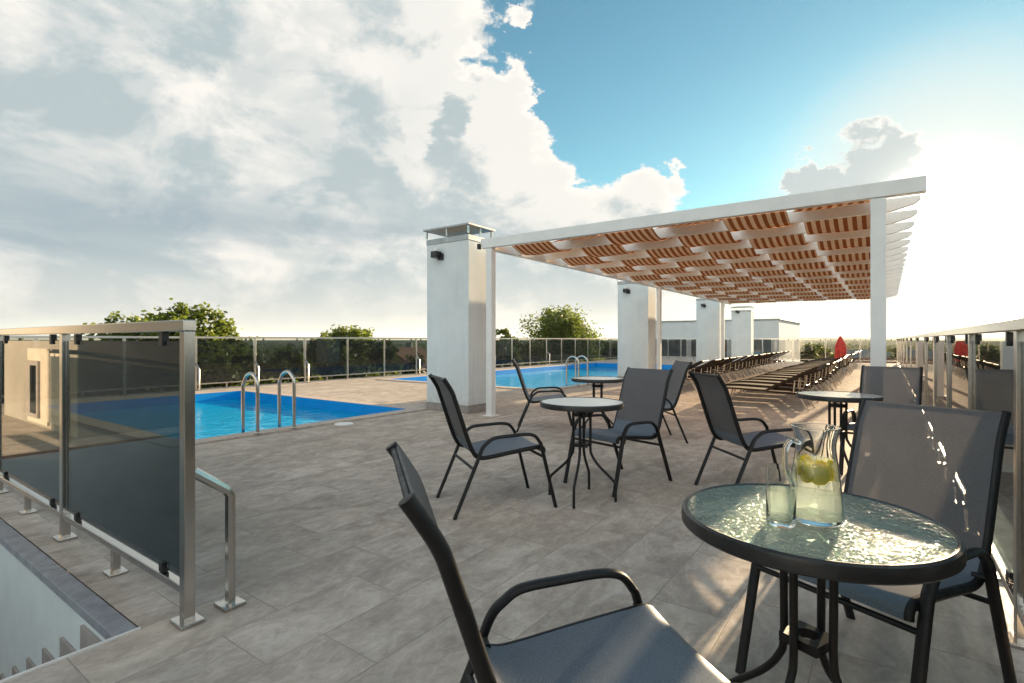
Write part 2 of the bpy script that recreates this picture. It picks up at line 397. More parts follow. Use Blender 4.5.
# ------------------------------------------------------------------ mesh helpers
class MB:
    def __init__(s): s.v = []; s.f = []; s.mi = []; s.sm = []
    def add(s, vs, fs, mi=0, smooth=False):
        o = len(s.v); s.v += [tuple(v) for v in vs]
        for f in fs: s.f.append(tuple(i + o for i in f)); s.mi.append(mi); s.sm.append(smooth)
        return s
    def box(s, x0, x1, y0, y1, z0, z1, mi=0, bev=0.0, mat=None):
        if bev <= 0:
            vs = [Vector((x, y, z)) for z in (z0, z1) for y in (y0, y1) for x in (x0, x1)]
            fs = [(0, 2, 3, 1), (4, 5, 7, 6), (0, 1, 5, 4), (2, 6, 7, 3), (0, 4, 6, 2), (1, 3, 7, 5)]
        else:
            bm = bmesh.new(); bmesh.ops.create_cube(bm, size=1)
            for v in bm.verts:
                v.co = Vector(((x0 + x1) / 2 + v.co.x * (x1 - x0), (y0 + y1) / 2 + v.co.y * (y1 - y0), (z0 + z1) / 2 + v.co.z * (z1 - z0)))
            bmesh.ops.bevel(bm, geom=bm.edges[:], offset=bev, segments=2, affect='EDGES', profile=.5)
            bm.verts.index_update()
            vs = [v.co.copy() for v in bm.verts]; fs = [tuple(v.index for v in f.verts) for f in bm.faces]; bm.free()
        if mat is not None: vs = [mat @ v for v in vs]
        return s.add(vs, fs, mi, False)
    def tube(s, pts, r, seg=10, closed=False, mi=0, r2=None, up=None, cap=True):
        """sweep; r2 with up gives an elliptical section (r across up, r2 along up)"""
        P = [Vector(p) for p in pts]; n = len(P)
        T = []
        for i in range(n):
            a = P[(i - 1) % n] if (closed or i > 0) else P[i]
            b = P[(i + 1) % n] if (closed or i < n - 1) else P[i]
            T.append((b - a).normalized())
        ref = Vector(up) if up is not None else (Vector((0, 0, 1)) if abs(T[0].z) < .9 else Vector((1, 0, 0)))
        A = (ref - T[0] * ref.dot(T[0])).normalized()
        vs = []; fs = []
        for i in range(n):
            base = Vector(up) if up is not None else A
            A = (base - T[i] * base.dot(T[i])).normalized()
            B = T[i].cross(A)
            rr = r[i] if isinstance(r, (list, tuple)) else r
            ra = r2 if r2 is not None else rr
            for j in range(seg):
                t = 2 * pi * j / seg
                vs.append(P[i] + A * cos(t) * ra + B * sin(t) * rr)
        m = n if closed else n - 1
        for i in range(m):
            for j in range(seg):
                a = i * seg + j; b = i * seg + (j + 1) % seg
                c = ((i + 1) % n) * seg + (j + 1) % seg; d = ((i + 1) % n) * seg + j
                fs.append((a, b, c, d))
        if not closed and cap:
            fs.append(tuple(reversed(range(seg)))); fs.append(tuple((n - 1) * seg + j for j in range(seg)))
        return s.add(vs, fs, mi, True)
    def lathe(s, prof, seg=32, cx=0, cy=0, mi=0, capb=True, capt=True):
        vs = []; fs = []; n = len(prof)
        for r, z in prof:
            for j in range(seg):
                t = 2 * pi * j / seg; vs.append((cx + r * cos(t), cy + r * sin(t), z))
        for i in range(n - 1):
            for j in range(seg):
                a = i * seg + j; b = i * seg + (j + 1) % seg
                fs.append((a, b, b + seg, a + seg))
        if capb: fs.append(tuple(reversed(range(seg))))
        if capt: fs.append(tuple((n - 1) * seg + j for j in range(seg)))
        return s.add(vs, fs, mi, True)
    def build(s, name, mats, parent=None, loc=None, label=None, sharp=40):
        me = bpy.data.meshes.new(name)
        me.from_pydata(s.v, [], s.f)
        for m in (mats if isinstance(mats, (list, tuple)) else [mats]): me.materials.append(M[m] if isinstance(m, str) else m)
        me.polygons.foreach_set('material_index', s.mi)
        me.polygons.foreach_set('use_smooth', s.sm)
        me.update()
        if any(s.sm): me.set_sharp_from_angle(angle=R(sharp))
        o = bpy.data.objects.new(name, me); COL.objects.link(o)
        if parent: o.parent = parent
        if loc is not None: o.location = loc
        if label: o['label'] = label
        return o

def curve(pts, per=5):
    """Catmull-Rom through the points"""
    P = [Vector(p) for p in pts]; out = []
    for i in range(len(P) - 1):
        p0 = P[i - 1] if i else P[0] * 2 - P[1]; p1 = P[i]; p2 = P[i + 1]
        p3 = P[i + 2] if i + 2 < len(P) else P[-1] * 2 - P[-2]
        for j in range(per):
            t = j / per
            out.append(.5 * ((2 * p1) + (-p0 + p2) * t + (2 * p0 - 5 * p1 + 4 * p2 - p3) * t * t + (-p0 + 3 * p1 - 3 * p2 + p3) * t ** 3))
    out.append(P[-1]); return out

def thing(name, label, cat, loc=(0, 0, 0), rz=0.0, group=None):
    o = bpy.data.objects.new(name, None); COL.objects.link(o)
    o.empty_display_size = .2
    o.location = loc; o.rotation_euler = (0, 0, rz)
    o['label'] = label; o['category'] = cat
    if group: o['group'] = group
    return o
def tag(o, label, cat, group=None, kind=None):
    o['label'] = label; o['category'] = cat
    if group: o['group'] = group
    if kind: o['kind'] = kind
    return o
def structure(o): o['kind'] = 'structure'; return o
def copy_tree(o, parent=None):
    c = o.copy(); COL.objects.link(c); c.parent = parent
    for ch in list(o.children): copy_tree(ch, c)
    return c

# ------------------------------------------------------------------ the terrace deck with its pools and stairwell
PU = [(2.62, 5.90), (10.10, 23.20)]; PV0, PV1 = 6.28, 11.55        # pools along X, both Y 6.28..11.55
COP = 0.24
HX0, HX1, HY0, HY1 = -0.95, 0.83, 2.38, 7.0                        # stairwell opening
DX0, DX1, DY0, DY1 = -6.0, 31.0, -0.62, 13.0
def deck():
    xs = sorted({DX0, DX1, HX0, HX1, *[a - COP for a, b in PU], *[b + COP for a, b in PU]})
    ys = sorted({DY0, DY1, HY0, HY1, PV0 - COP, PV1 + COP})
    def hole(x, y):
        if HX0 < x < HX1 and HY0 < y < HY1: return True
        return any(a - COP < x < b + COP and PV0 - COP < y < PV1 + COP for a, b in PU)
    mb = MB()
    for i in range(len(xs) - 1):
        for j in range(len(ys) - 1):
            if hole((xs[i] + xs[i + 1]) / 2, (ys[j] + ys[j + 1]) / 2): continue
            mb.add([(xs[i], ys[j], 0), (xs[i + 1], ys[j], 0), (xs[i + 1], ys[j + 1], 0), (xs[i], ys[j + 1], 0)], [(0, 1, 2, 3)])
    e = -0.35
    mb.add([(DX0, DY0, 0), (DX1, DY0, 0), (DX1, DY1, 0), (DX0, DY1, 0), (DX0, DY0, e), (DX1, DY0, e), (DX1, DY1, e), (DX0, DY1, e)],
           [(0, 4, 5, 1), (1, 5, 6, 2), (2, 6, 7, 3), (3, 7, 4, 0)], 1)
    return structure(mb.build('terrace_floor', ['tiles', 'edge_stone']))
deck()
def pool(x0, x1):
    y0, y1 = PV0, PV1
    mb = MB()                                              # coping ring, a low raised stone edge
    for a, b, c, d in ((x0 - COP, x1 + COP, y0 - COP, y0), (x0 - COP, x1 + COP, y1, y1 + COP), (x0 - COP, x0, y0, y1), (x1, x1 + COP, y0, y1)):
        mb.box(a, b, c, d, -0.06, 0.022, bev=.006)
    structure(mb.build('pool_coping', 'coping'))
    mb = MB()
    zb, zt, zw = -1.35, -0.06, -0.15
    def wall(za, zb_, mi, g=0.0):
        p = [(x0 + g, y0 + g), (x1 - g, y0 + g), (x1 - g, y1 - g), (x0 + g, y1 - g)]
        for i in range(4):
            a, b = p[i], p[(i + 1) % 4]
            mb.add([(*a, za), (*b, za), (*b, zb_), (*a, zb_)], [(0, 1, 2, 3)], mi)
    wall(.018, -.30, 1, .001); wall(-.30, zb, 0, .001)
    mb.add([(x0, y0, zb), (x1, y0, zb), (x1, y1, zb), (x0, y1, zb)], [(0, 1, 2, 3)], 0)
    structure(mb.build('pool_basin', ['pool_liner', 'pool_band']))
    mb = MB(); nx = max(2, int((x1 - x0) * 2)); g = .003
    mb.add([(x0 + g, y0 + g, zw), (x1 - g, y0 + g, zw), (x1 - g, y1 - g, zw), (x0 + g, y1 - g, zw)], [(0, 1, 2, 3)])
    structure(mb.build('pool_water', 'water'))
for a, b in PU: pool(a, b)

# stairwell: painted shaft, stone edging and a flight that goes down along its far wall
def stairwell():
    mb = MB(); z0 = -3.2
    x0, x1, y0, y1 = HX0, HX1 - .070, HY0 + .012, HY1
    mb.add([(x1, y0, -.03), (x1, y1, -.03), (x1, y1, z0), (x1, y0, z0)], [(0, 1, 2, 3)])
    mb.add([(x0, y0, -.03), (x0, y1, -.03), (x0, y1, z0), (x0, y0, z0)], [(0, 1, 2, 3)])
    mb.add([(x0, y0, -.03), (x1, y0, -.03), (x1, y0, z0), (x0, y0, z0)], [(0, 1, 2, 3)])
    mb.add([(x0, y1, -.03), (x1, y1, -.03), (x1, y1, z0), (x0, y1, z0)], [(0, 1, 2, 3)])
    mb.add([(x0, y0, z0), (x1, y0, z0), (x1, y1, z0), (x0, y1, z0)], [(0, 1, 2, 3)])
    structure(mb.build('stairwell_walls', 'shaft'))
    mb = MB()
    mb.box(HX1 - .080, HX1 - .001, HY0 + .002, HY1, -.045, -.003, 0, .003)
    mb.box(HX0, HX1 - .001, HY0 - .008, HY0 + .0015, -.10, .007, 1)
    structure(mb.build('stairwell_edging', ['edge_stone', 'white']))
    mb = MB(); n = 14; run, rise = .275, .143; w = HX1 - .0715
    for i in range(n):
        yb = 2.765 + i * run; ya = yb - run if i else HY0 + .02; zt = -.077 - i * rise
        mb.box(HX0 + .1, w - .014, ya, yb, z0 + .01, zt - .17, 0)
        mb.box(w - .012, w, ya, yb + .012, zt - .42, zt, 0)         # stepped skirting tiles on the wall
    structure(mb.build('stair_flight', 'plinth'))
stairwell()

# ------------------------------------------------------------------ chimney pillars
def pillar(x, y, label, lamp=True, H=2.665):
    t = thing('chimney_pillar', label, 'pillar', (x, y, 0), 0, 'white chimney pillars along the pool')
    w, l = .58, .88
    mb = MB(); mb.box(0, w, 0, l, .12, H, bev=.008); mb.build('wall', 'stucco', t)
    mb = MB(); mb.box(-.006, w + .006, -.006, l + .006, 0, .118, bev=.003); mb.build('plinth', 'plinth', t)
    mb = MB(); mb.box(-.006, w + .006, -.006, l + .006, H + .001, H + .085, bev=.004); mb.build('collar', 'zinc', t)
    mb = MB()
    a = .045
    P = [(-a, -a), (w + a, -a), (w + a, l + a), (-a, l + a)]
    zz = H + .225
    mb.add([(*p, zz) for p in P] + [(*p, zz + .025) for p in P] + [(w * .5, l * .35, zz + .07), (w * .5, l * .65, zz + .07)],
           [(3, 2, 1, 0), (0, 1, 5, 4), (1, 2, 6, 5), (2, 3, 7, 6), (3, 0, 4, 7), (4, 5, 8), (5, 6, 9, 8), (6, 7, 9), (7, 4, 8, 9)])
    cap = mb.build('cap', 'zinc', t)
    for px, py in ((0, 0), (w, 0), (w, l), (0, l), (0, l / 2), (w, l / 2), (w / 2, 0)):
        mb = MB(); mb.box(px - .012, px + .012, py - .012, py + .012, H + .102, zz - .002); mb.build('cap_leg', 'steel', cap)
    if lamp:
        mb = MB(); mb.box(-.135, -.008, l * .62, l * .62 + .12, 2.43, 2.53, bev=.006); mb.box(-.04, 0.0, l * .62 - .04, l * .62 + .06, 2.40, 2.50, bev=.004)
        lp = mb.build('wall_lamp', 'black', t)
        mb = MB(); mb.lathe([(.036, 2.531), (.042, 2.555), (.03, 2.585), (.004, 2.595)], 14, -.075, l * .62 + .06); mb.build('lamp_glass', 'white', lp)
    return t
PIL = [6.14, 13.57, 20.97, 26.7]
pillar(PIL[0], 5.20, 'white rendered chimney pillar nearest the camera, at the left corner of the pergola')
pillar(PIL[1], 5.20, 'white rendered chimney pillar between the large pool and the rows of loungers, behind a grey chair back')
pillar(PIL[2], 5.20, 'white chimney pillar at the far end of the pergola beam')
pillar(PIL[3], 5.20, 'farthest white chimney pillar, standing clear beyond the pergola before the white building', H=2.47)

# ------------------------------------------------------------------ pergola
def pergola():
    t = thing('pergola', 'white pergola roofed with orange striped shade cloth woven between its rafters', 'pergola', (6.2, 0, 0))
    L = 14.85; y0, y1 = .065, 4.83
    def post(x, y, s=.062):
        mb = MB(); mb.box(x - s, x + s, y - s, y + s, .0, 2.49, bev=.005); po = mb.build('post', 'white', t)
        mb = MB(); mb.box(x - s - .045, x + s + .045, y - s - .045, y + s + .045, .001, .011); mb.build('base_plate', 'white', po); return po
    for x, x2 in ((0, 0), (7.42, 7.12), (14.80, 13.65)):
        post(x, y0); post(x2, y1 - .02, .052)
    mb = MB(); mb.box(.062, L, y0 - .045, y0 + .045, 2.476, 2.62, bev=.004); mb.build('side_beam', 'white', t)
    mb = MB(); mb.box(.062, L, y1 - .05, y1 + .05, 2.476, 2.62, bev=.004); mb.build('side_beam', 'white', t)
    mb = MB(); mb.box(-.03, .06, -.30, 4.98, 2.508, 2.652, bev=.005); mb.build('fascia', 'white', t)
    s = .742; n = 20
    for i in range(1, n + 1):
        x = i * s
        mb = MB()
        a, b, zl, zh = x - .025, x + .025, 2.505, 2.64
        prof = [(-.29, 2.60), (-.24, 2.56), (-.03, zl), (4.80, zl), (4.80, zh), (-.29, zh)]
        vs = [(a, y, z) for y, z in prof] + [(b, y, z) for y, z in prof]; m = len(prof)
        mb.add(vs, [tuple(range(m))[::-1], tuple(range(m, 2 * m))] + [(j, (j + 1) % m, m + (j + 1) % m, m + j) for j in range(m)])
        mb.build('rafter', 'white', t)
    nb = 6; pitch = .772
    for bnd in range(nb):
        ya = y0 + .075 + bnd * pitch; yb = ya + pitch - .085
        mb = MB(); vs = []; N = n * 10
        for i in range(N + 1):
            x = .10 + (n * s - .12) * i / N
            ph = x / s
            amp = .089 + .012 * sin(x * 1.9 + bnd * 2.1) * sin(x * .63 + bnd)
            z = 2.573 - amp * cos(pi * ph) * (1 if bnd % 2 == 0 else -1) * 1.0
            for j in range(5):
                vs.append((x, ya + (yb - ya) * j / 4, z + .007 * sin(j * 1.7 + i * .13 + bnd) + .003 * sin(i * .9 + j * 2.3 + bnd * 4)))
        fs = [(i * 5 + j, (i + 1) * 5 + j, (i + 1) * 5 + j + 1, i * 5 + j + 1) for i in range(N) for j in range(4)]
        mb.add(vs, fs, 0, True)
        mb.build('shade_cloth', 'awning', t, sharp=80)
    mb = MB(); mb.box(-.06, .0, 4.83 + .155, 4.83 + .20, 2.50, 2.58, bev=.004); mb.build('bracket', 'black', t)
    return t
pergola()

# ------------------------------------------------------------------ glass railings
def railing(name_label, cat, a, b, posts, glass, inner, braces=(), mid_feet=True, H=1.21, group=None, clip_per=2):
    """a, b: ends on the ground; posts: distances along it; inner: unit vector towards the terrace"""
    A = Vector((*a, 0)); B = Vector((*b, 0)); e = (B - A).normalized(); L = (B - A).length
    ang = math.atan2(e.y, e.x)
    t = thing('glass_railing', name_label, cat, (*a, 0), ang, group or 'glass balustrades round the terrace')
    iy = -1 if Vector((-e.y, e.x, 0)).dot(Vector((*inner, 0))) < 0 else 1
    mb = MB(); mb.box(-.025, L + .025, -.024, .024, H - .045, H, bev=.004); mb.build('handrail', 'steel', t)
    for d in posts:
        mb = MB(); mb.box(d - .024, d + .024, -.020, .020, .0, H - .046, bev=.003); mb.box(d - .055, d + .055, -.045, .045, .001, .016, bev=.003)
        mb.build('post', 'steel', t)
    for d in braces:
        mb = MB()
        mb.tube([(d, iy * .02, .60), (d, iy * .150, .50), (d, iy * .168, .47), (d, iy * .168, .0)], .021, 8, up=(1, 0, 0))
        mb.box(d - .05, d + .05, iy * .168 - .045, iy * .168 + .045, .001, .016, bev=.003)
        mb.build('brace', 'steel', t)
    for p, q in zip(posts[:-1], posts[1:]):
        g = .045
        mb = MB(); mb.box(p + .026, q - .026, -.018, .018, .118, .148, bev=.003); mb.build('bottom_rail', 'steel', t)
        mb = MB(); mb.box(p + g, q - g, -.004, .004, .172, H - .085); gp = mb.build('glass_pane', glass, t)
        if clip_per:
            for c in (p + .22, q - .22):
                for za, zb in ((.150, .192), (H - .105, H - .047)):
                    mb = MB(); mb.box(c - .018, c + .018, -.014, .014, za, zb, bev=.003); mb.build('glass_clip', 'black', gp)
        if mid_feet:
            c = (p + q) / 2
            mb = MB(); mb.box(c - .018, c + .018, -.015, .015, 0, .117); mb.box(c - .045, c + .045, -.04, .04, .001, .014, bev=.003); mb.build('mid_foot', 'steel', t)
    return t
LX = .955
railing('steel and dark glass railing beside the stairwell, nearest the camera on the left', 'railing', (LX, 2.275), (LX, 8.4),
        [0, 1.53, 3.06, 4.6, 6.13], 'railglass', (1, 0), braces=(0,), clip_per=2)
railing('long steel and dark glass railing behind the pools, in front of the trees', 'railing', (-5.4, 12.65), (30.6, 12.65),
        [-0.0 + 1.36 * i for i in range(0, 27)], 'railglass', (0, -1), braces=[1.36 * i for i in (8, 9, 10, 13, 16, 19)])
railing('glass railing along the far end of the terrace behind the red folded parasol', 'railing', (30.6, -.41), (30.6, 12.65),
        [1.45 * i for i in range(0, 10)], 'railglass_clear', (-1, 0))
rp = [-6.0 + 1.0 * 0]
posts_r = [0.0, 1.6, 3.0, 4.95, 7.4, 9.85, 12.3, 14.75, 17.2, 19.65, 22.1, 24.55, 27.0, 29.45, 31.9, 33.3]
railing('steel and glass railing on the right, running from the near chair along the whole terrace', 'railing', (-2.72, -.41), (30.56, -.41),
        [0, 1.35, 2.7, 4.05, 5.41, 6.77, 8.13, 9.6, 11.13, 13.6, 16.26, 18.9, 22.0, 25.0, 28.0, 31.0, 33.2], 'railglass', (0, 1))

# ------------------------------------------------------------------ chairs
def make_chair():
    t = thing('patio_chair', 'x', 'chair', (0, 0, 0), 0, 'stacking patio chairs round the small tables')
    X = lambda s: s - .35
    prof = curve([(-.062, .885), (-.040, .853), (-.008, .800), (.014, .740), (.052, .625), (.088, .515), (.118, .435), (.150, .383), (.190, .366), (.25, .368), (.40, .388), (.570, .408), (.605, .408), (.624, .394), (.628, .372)], 5)
    yr = .215
    mb = MB()
    for sgn in (-1, 1): mb.tube([(X(p[0]), sgn * yr, p[1]) for p in prof], .0145, 10)
    mb.tube([(X(-.056), -yr, .876), (X(-.056), yr, .876)], .007, 8)
    mb.tube([(X(.626), -yr, .38), (X(.626), yr, .38)], .0115, 8)
    mb.build('side_frame', 'frame', t)
    def sling(pts, sag, th):
        mb = MB(); n = len(pts); ny = 8; vs = []
        nor = []
        for i in range(n):
            a = pts[max(0, i - 1)]; b = pts[min(n - 1, i + 1)]
            d = Vector((b[0] - a[0], b[1] - a[1])).normalized(); nor.append(Vector((d.y, -d.x)))
        for side in (0, 1):
            for i in range(n):
                for j in range(ny + 1):
                    y = -yr + 2 * yr * j / ny
                    q = (1 - (y / yr) ** 2) * sag * sin(pi * min(1, max(0, i / (n - 1))))
                    off = (.0135 if abs(y) > yr * .98 else .0125) - (th if side else 0)
                    p = Vector(pts[i][:2]) - nor[i] * (off - q)
                    vs.append((X(p.x), y * .975, p.y))
        m = n * (ny + 1); fs = []
        for i in range(n - 1):
            for j in range(ny):
                a = i * (ny + 1) + j; b = a + 1; c = b + ny + 1; d = a + ny + 1
                fs.append((a, b, c, d)); fs.append((m + d, m + c, m + b, m + a))
        for i in range(n - 1):
            for j in (0, ny):
                a = i * (ny + 1) + j; d = a + ny + 1; fs.append((a, d, m + d, m + a))
        for i in (0, n - 1):
            for j in range(ny):
                a = i * (ny + 1) + j; fs.append((a, a + 1, m + a + 1, m + a))
        mb.add(vs, fs, 0, True); return mb
    back = [p for p in prof if .44 <= p[1] <= .884 and p[0] < .2]
    seat = prof[prof.index(back[-1]):]
    sling(back, .012, .005).build('backrest', 'sling', t)
    sling(seat, .014, .005).build('seat', 'seat_sling', t)
    yl = .246
    full = curve([(.0, 0.0), (.075, .175), (.150, .352), (.185, .435), (.220, .470), (.268, .495), (.38, .503), (.485, .506), (.545, .493), (.580, .455), (.598, .415), (.65, .21), (.703, 0)], 6)
    i1 = min(range(len(full)), key=lambda i: abs(full[i][0] - .165)); i2 = min(range(len(full)), key=lambda i: abs(full[i][0] - .602))
    for sgn in (-1, 1):
        P = [(X(p[0]), sgn * yl, p[1]) for p in full]
        for nm, a, b in (('leg', 0, i1), ('armrest', i1, i2), ('leg', i2, len(full) - 1)):
            mb = MB(); mb.tube(P[a:b + 1], .0115, 12, r2=.0175, up=(0, 1, 0))
            if nm == 'armrest':
                mb.tube([(X(.165), sgn * .200, .385), (X(.165), sgn * (yl + .01), .388)], .010, 8)
                mb.tube([(X(.598), sgn * .200, .400), (X(.598), sgn * (yl + .01), .405)], .010, 8)
            mb.build(nm, 'frame', t)
    for s, z in ((.128, .302), (.617, .345)):
        mb = MB(); mb.tube([(X(s), -yl, z), (X(s), yl, z)], .0095, 8); mb.build('stretcher', 'frame', t)
    return t
chair0 = make_chair()
CH = [
 (1.02, .515, -38.5, 'nearest grey chair, cut off by the bottom edge of the photo'),
 (2.12, .036, 156, 'large grey chair behind the table with the water jug, beside the glass railing'),
 (2.907, 2.222, -33.9, 'grey chair with armrests left of the middle table, standing alone on open floor'),
 (3.90, 1.74, 165, 'grey chair just right of the middle table, its back towards the loungers'),
 (5.67, 3.53, -57, 'grey chair seen edge on behind the middle table, close to the white pillar'),
 (5.76, 2.20, 129, 'grey chair mostly hidden behind another chair back, right of the farthest small table'),
 (4.21, .786, -48, 'grey chair with its back turned, between the middle table and the water jug'),
 (5.50, .02, 172, 'grey chair by the pergola post, right of the table in front of the railing'),
]
for i, (x, y, a, lab) in enumerate(CH):
    c = chair0 if i == 0 else copy_tree(chair0)
    c.location = (x, y, 0); c.rotation_euler = (0, 0, R(a)); c['label'] = lab

# ------------------------------------------------------------------ tables
TH = .69; TR = .296
def make_table(top):
    t = thing('bistro_table', 'x', 'table', (0, 0, 0), 0, 'small round tables with glass tops')
    mb = MB(); mb.lathe([(TR - .022, TH - .007), (TR - .014, TH - .0005), (TR - .010, TH)], 96, capb=True, capt=True)
    mb.build('glass_top', top, t)
    mb = MB(); n = 96
    prof = [(TR - .010, TH + .0015), (TR - .005, TH + .003), (TR + .002, TH - .001), (TR + .004, TH - .010), (TR + .004, TH - .030), (TR - .001, TH - .035), (TR - .018, TH - .035), (TR - .018, TH - .010), (TR - .013, TH - .006)]
    vs = []; fs = []; m = len(prof)
    for j in range(n):
        for r, z in prof: vs.append((r * cos(2 * pi * j / n), r * sin(2 * pi * j / n), z))
    for j in range(n):
        for i in range(m):
            a = j * m + i; b = j * m + (i + 1) % m; c = ((j + 1) % n) * m + (i + 1) % m; d = ((j + 1) % n) * m + i
            fs.append((a, d, c, b))
    mb.add(vs, fs, 0, True); mb.build('rim', 'rim', t)
    mb = MB()
    for q in range(2):
        a = q * pi / 2
        mb.tube([(-(TR - .02) * cos(a), -(TR - .02) * sin(a), TH - .024), ((TR - .02) * cos(a), (TR - .02) * sin(a), TH - .024)], .008, 8)
    mb.build('top_support', 'frame', t)
    for q in range(4):
        a = q * pi / 2 + pi / 4; d = Vector((cos(a), sin(a), 0))
        r = .062
        pts = curve([d * r + Vector((0, 0, TH - .03)), d * r + Vector((0, 0, .50)), d * r + Vector((0, 0, .36)), d * (r + .012) + Vector((0, 0, .31)), d * .12 + Vector((0, 0, .245)), d * .215 + Vector((0, 0, .155)), d * .236 + Vector((0, 0, .12)), d * .24 + Vector((0, 0, 0))], 5)
        mb = MB(); mb.tube(pts, .0098, 10); mb.build('leg', 'frame', t)
    for z in (.60, .385):
        mb = MB(); h = .012
        n = 32
        vs = []; fs = []
        for j in range(n):
            th = 2 * pi * j / n
            sq = 1 / max(abs(cos(th - pi / 4)), abs(sin(th - pi / 4))) ; ro = min(.066, .047 * sq) ; ri = .026
            for r_, z_ in ((ri, z - h), (ro, z - h), (ro, z + h), (ri, z + h)): vs.append((r_ * cos(th), r_ * sin(th), z_))
        for j in range(n):
            for i in range(4):
                a = j * 4 + i; b = j * 4 + (i + 1) % 4; c = ((j + 1) % n) * 4 + (i + 1) % 4; d = ((j + 1) % n) * 4 + i
                fs.append((a, d, c, b))
        mb.add(vs, fs, 0, True); mb.build('leg_bracket', 'frame', t, sharp=30)
    return t
t1 = make_table('table_glass')
t1.location = (1.495, .16, 0); t1.rotation_euler = (0, 0, R(22))
t1['label'] = 'nearest round table with hammered glass top, carrying a jug and a glass of lemon water'
t2 = make_table('frost_top')
TB = [(3.34, 1.77, 60, 'empty round table in the middle of the photo between two grey chairs'),
      (5.50, 2.71, 20, 'farthest small round table, in front of the pool ladder'),
      (4.99, .32, -21, 'round table on the right, in front of the brown loungers and the pergola post')]
for i, (x, y, a, lab) in enumerate(TB):
    o = t2 if i == 0 else copy_tree(t2)
    o.location = (x, y, 0); o.rotation_euler = (0, 0, R(a)); o['label'] = lab

# ------------------------------------------------------------------ jug, glass and lemon water
def jug():
    def at(px, d): x = (px - 512) * d / 525; return (d * ca + x * sa, d * sa - x * ca)
    jx, jy = at(815.5, 1.268)
    t = thing('water_jug', 'clear glass jug of lemon water standing on the nearest table', 'jug', (jx, jy, TH + .003), R(135)); t.scale = (1.04, 1.04, 1.07)
    outer = [(.048, .0), (.0535, .004), (.0560, .014), (.0555, .030), (.0525, .075), (.0475, .120), (.0430, .152), (.0415, .168), (.0425, .182), (.0465, .200), (.0505, .213)]
    op = [(p[0], p[1]) for p in curve([(a, b, 0) for a, b in outer], 3)]
    inner = [(max(.001, r - .0022), z) for r, z in op if z > .010]
    prof = op + [(op[-1][0] + .0012, op[-1][1] + .0012), (op[-1][0] - .0012, op[-1][1] + .0012)] + inner[::-1] + [(.0005, .011)]
    mb = MB(); mb.lathe(prof, 64, capb=True, capt=False); mb.build('jug_body', 'clear', t, sharp=60)
    wp = [(.0005, .0125)] + [(r - .0006, z) for r, z in inner if .0125 <= z <= .139] + [(.0425, .1395)]
    mb = MB(); mb.lathe(wp, 64, capb=False, capt=True); w = mb.build('lemon_water', 'jug_water', t, sharp=60)
    mb = MB()
    mb.tube([(p[0], 0, p[1]) for p in curve([(.0425, .178), (.062, .184), (.076, .168), (.0785, .140), (.073, .110), (.060, .088), (.0515, .082)], 5)], .0052, 10, r2=.0078, up=(0, 1, 0))
    mb.build('handle', 'clear', t)
    rnd = random.Random(4)
    for i in range(13):
        out = i < 7
        a = i * 2 * pi / 7 + .25 if out else i * 2.1
        rr = .0285 if out else .012
        c = Vector((cos(a) * rr, sin(a) * rr, .114 + rnd.uniform(-.008, .010)))
        rot = Matrix.Rotation(a + rnd.uniform(-.35, .35), 3, 'Z') @ Matrix.Rotation(R(90 + rnd.uniform(-22, 22)), 3, 'Y')
        if not out: rot = Matrix.Rotation(rnd.uniform(0, 6.28), 3, 'Z') @ Matrix.Rotation(R(rnd.uniform(20, 80)), 3, 'X')
        mb = MB(); n = 24
        for rad, h, mi in ((.0205, .0032, 0), (.0180, .0035, 1)):
            vs = [c + rot @ Vector((rad * cos(2 * pi * j / n), rad * sin(2 * pi * j / n), z)) for z in (-h, h) for j in range(n)]
            mb.add(vs, [tuple(range(n))[::-1], tuple(range(n, 2 * n))] + [(j, (j + 1) % n, n + (j + 1) % n, n + j) for j in range(n)], mi, True)
        s = mb.build('lemon_slice', ['lemon', 'lemon_flesh'], w)
    gx, gy = at(781.0, 1.247)
    g = thing('drinking_glass', 'half full straight drinking glass beside the jug on the nearest table', 'glass', (gx, gy, TH + .003)); g.scale = (1.03, 1.03, 1.05)
    op = [(.0285, 0), (.0305, .004), (.0310, .02), (.0318, .07), (.0325, .128), (.0325, .1295), (.0312, .1295), (.0306, .07), (.0292, .016), (.026, .012), (.0005, .012)]
    mb = MB(); mb.lathe(op, 48, capb=True, capt=False); mb.build('tumbler', 'clear', g, sharp=60)
    mb = MB(); mb.lathe([(.0005, .0125), (.026, .0126), (.0288, .018), (.0296, .06), (.0299, .078)], 48, capb=False, capt=True); mb.build('water', 'jug_water', g, sharp=60)
m, k, o = new_mat('lemon_water')
gl = k.n('ShaderNodeBsdfRefraction'); gl.inputs['IOR'].default_value = 1.33; gl.inputs['Color'].default_value = (.96, .99, .96, 1)
tr = k.n('ShaderNodeBsdfTransparent'); tr.inputs[0].default_value = (.95, .99, .955, 1)
mx = k.n('ShaderNodeMixShader'); mx.inputs[0].default_value = .74
df = k.n('ShaderNodeBsdfTranslucent'); df.inputs[0].default_value = (.93, 1.0, .95, 1)
m2 = k.n('ShaderNodeMixShader'); m2.inputs[0].default_value = .13
k.t.links.new(gl.outputs[0], mx.inputs[1]); k.t.links.new(tr.outputs[0], mx.inputs[2])
k.t.links.new(mx.outputs[0], m2.inputs[1]); k.t.links.new(df.outputs[0], m2.inputs[2]); k.t.links.new(m2.outputs[0], o.inputs[0])
M['jug_water'] = m
jug()

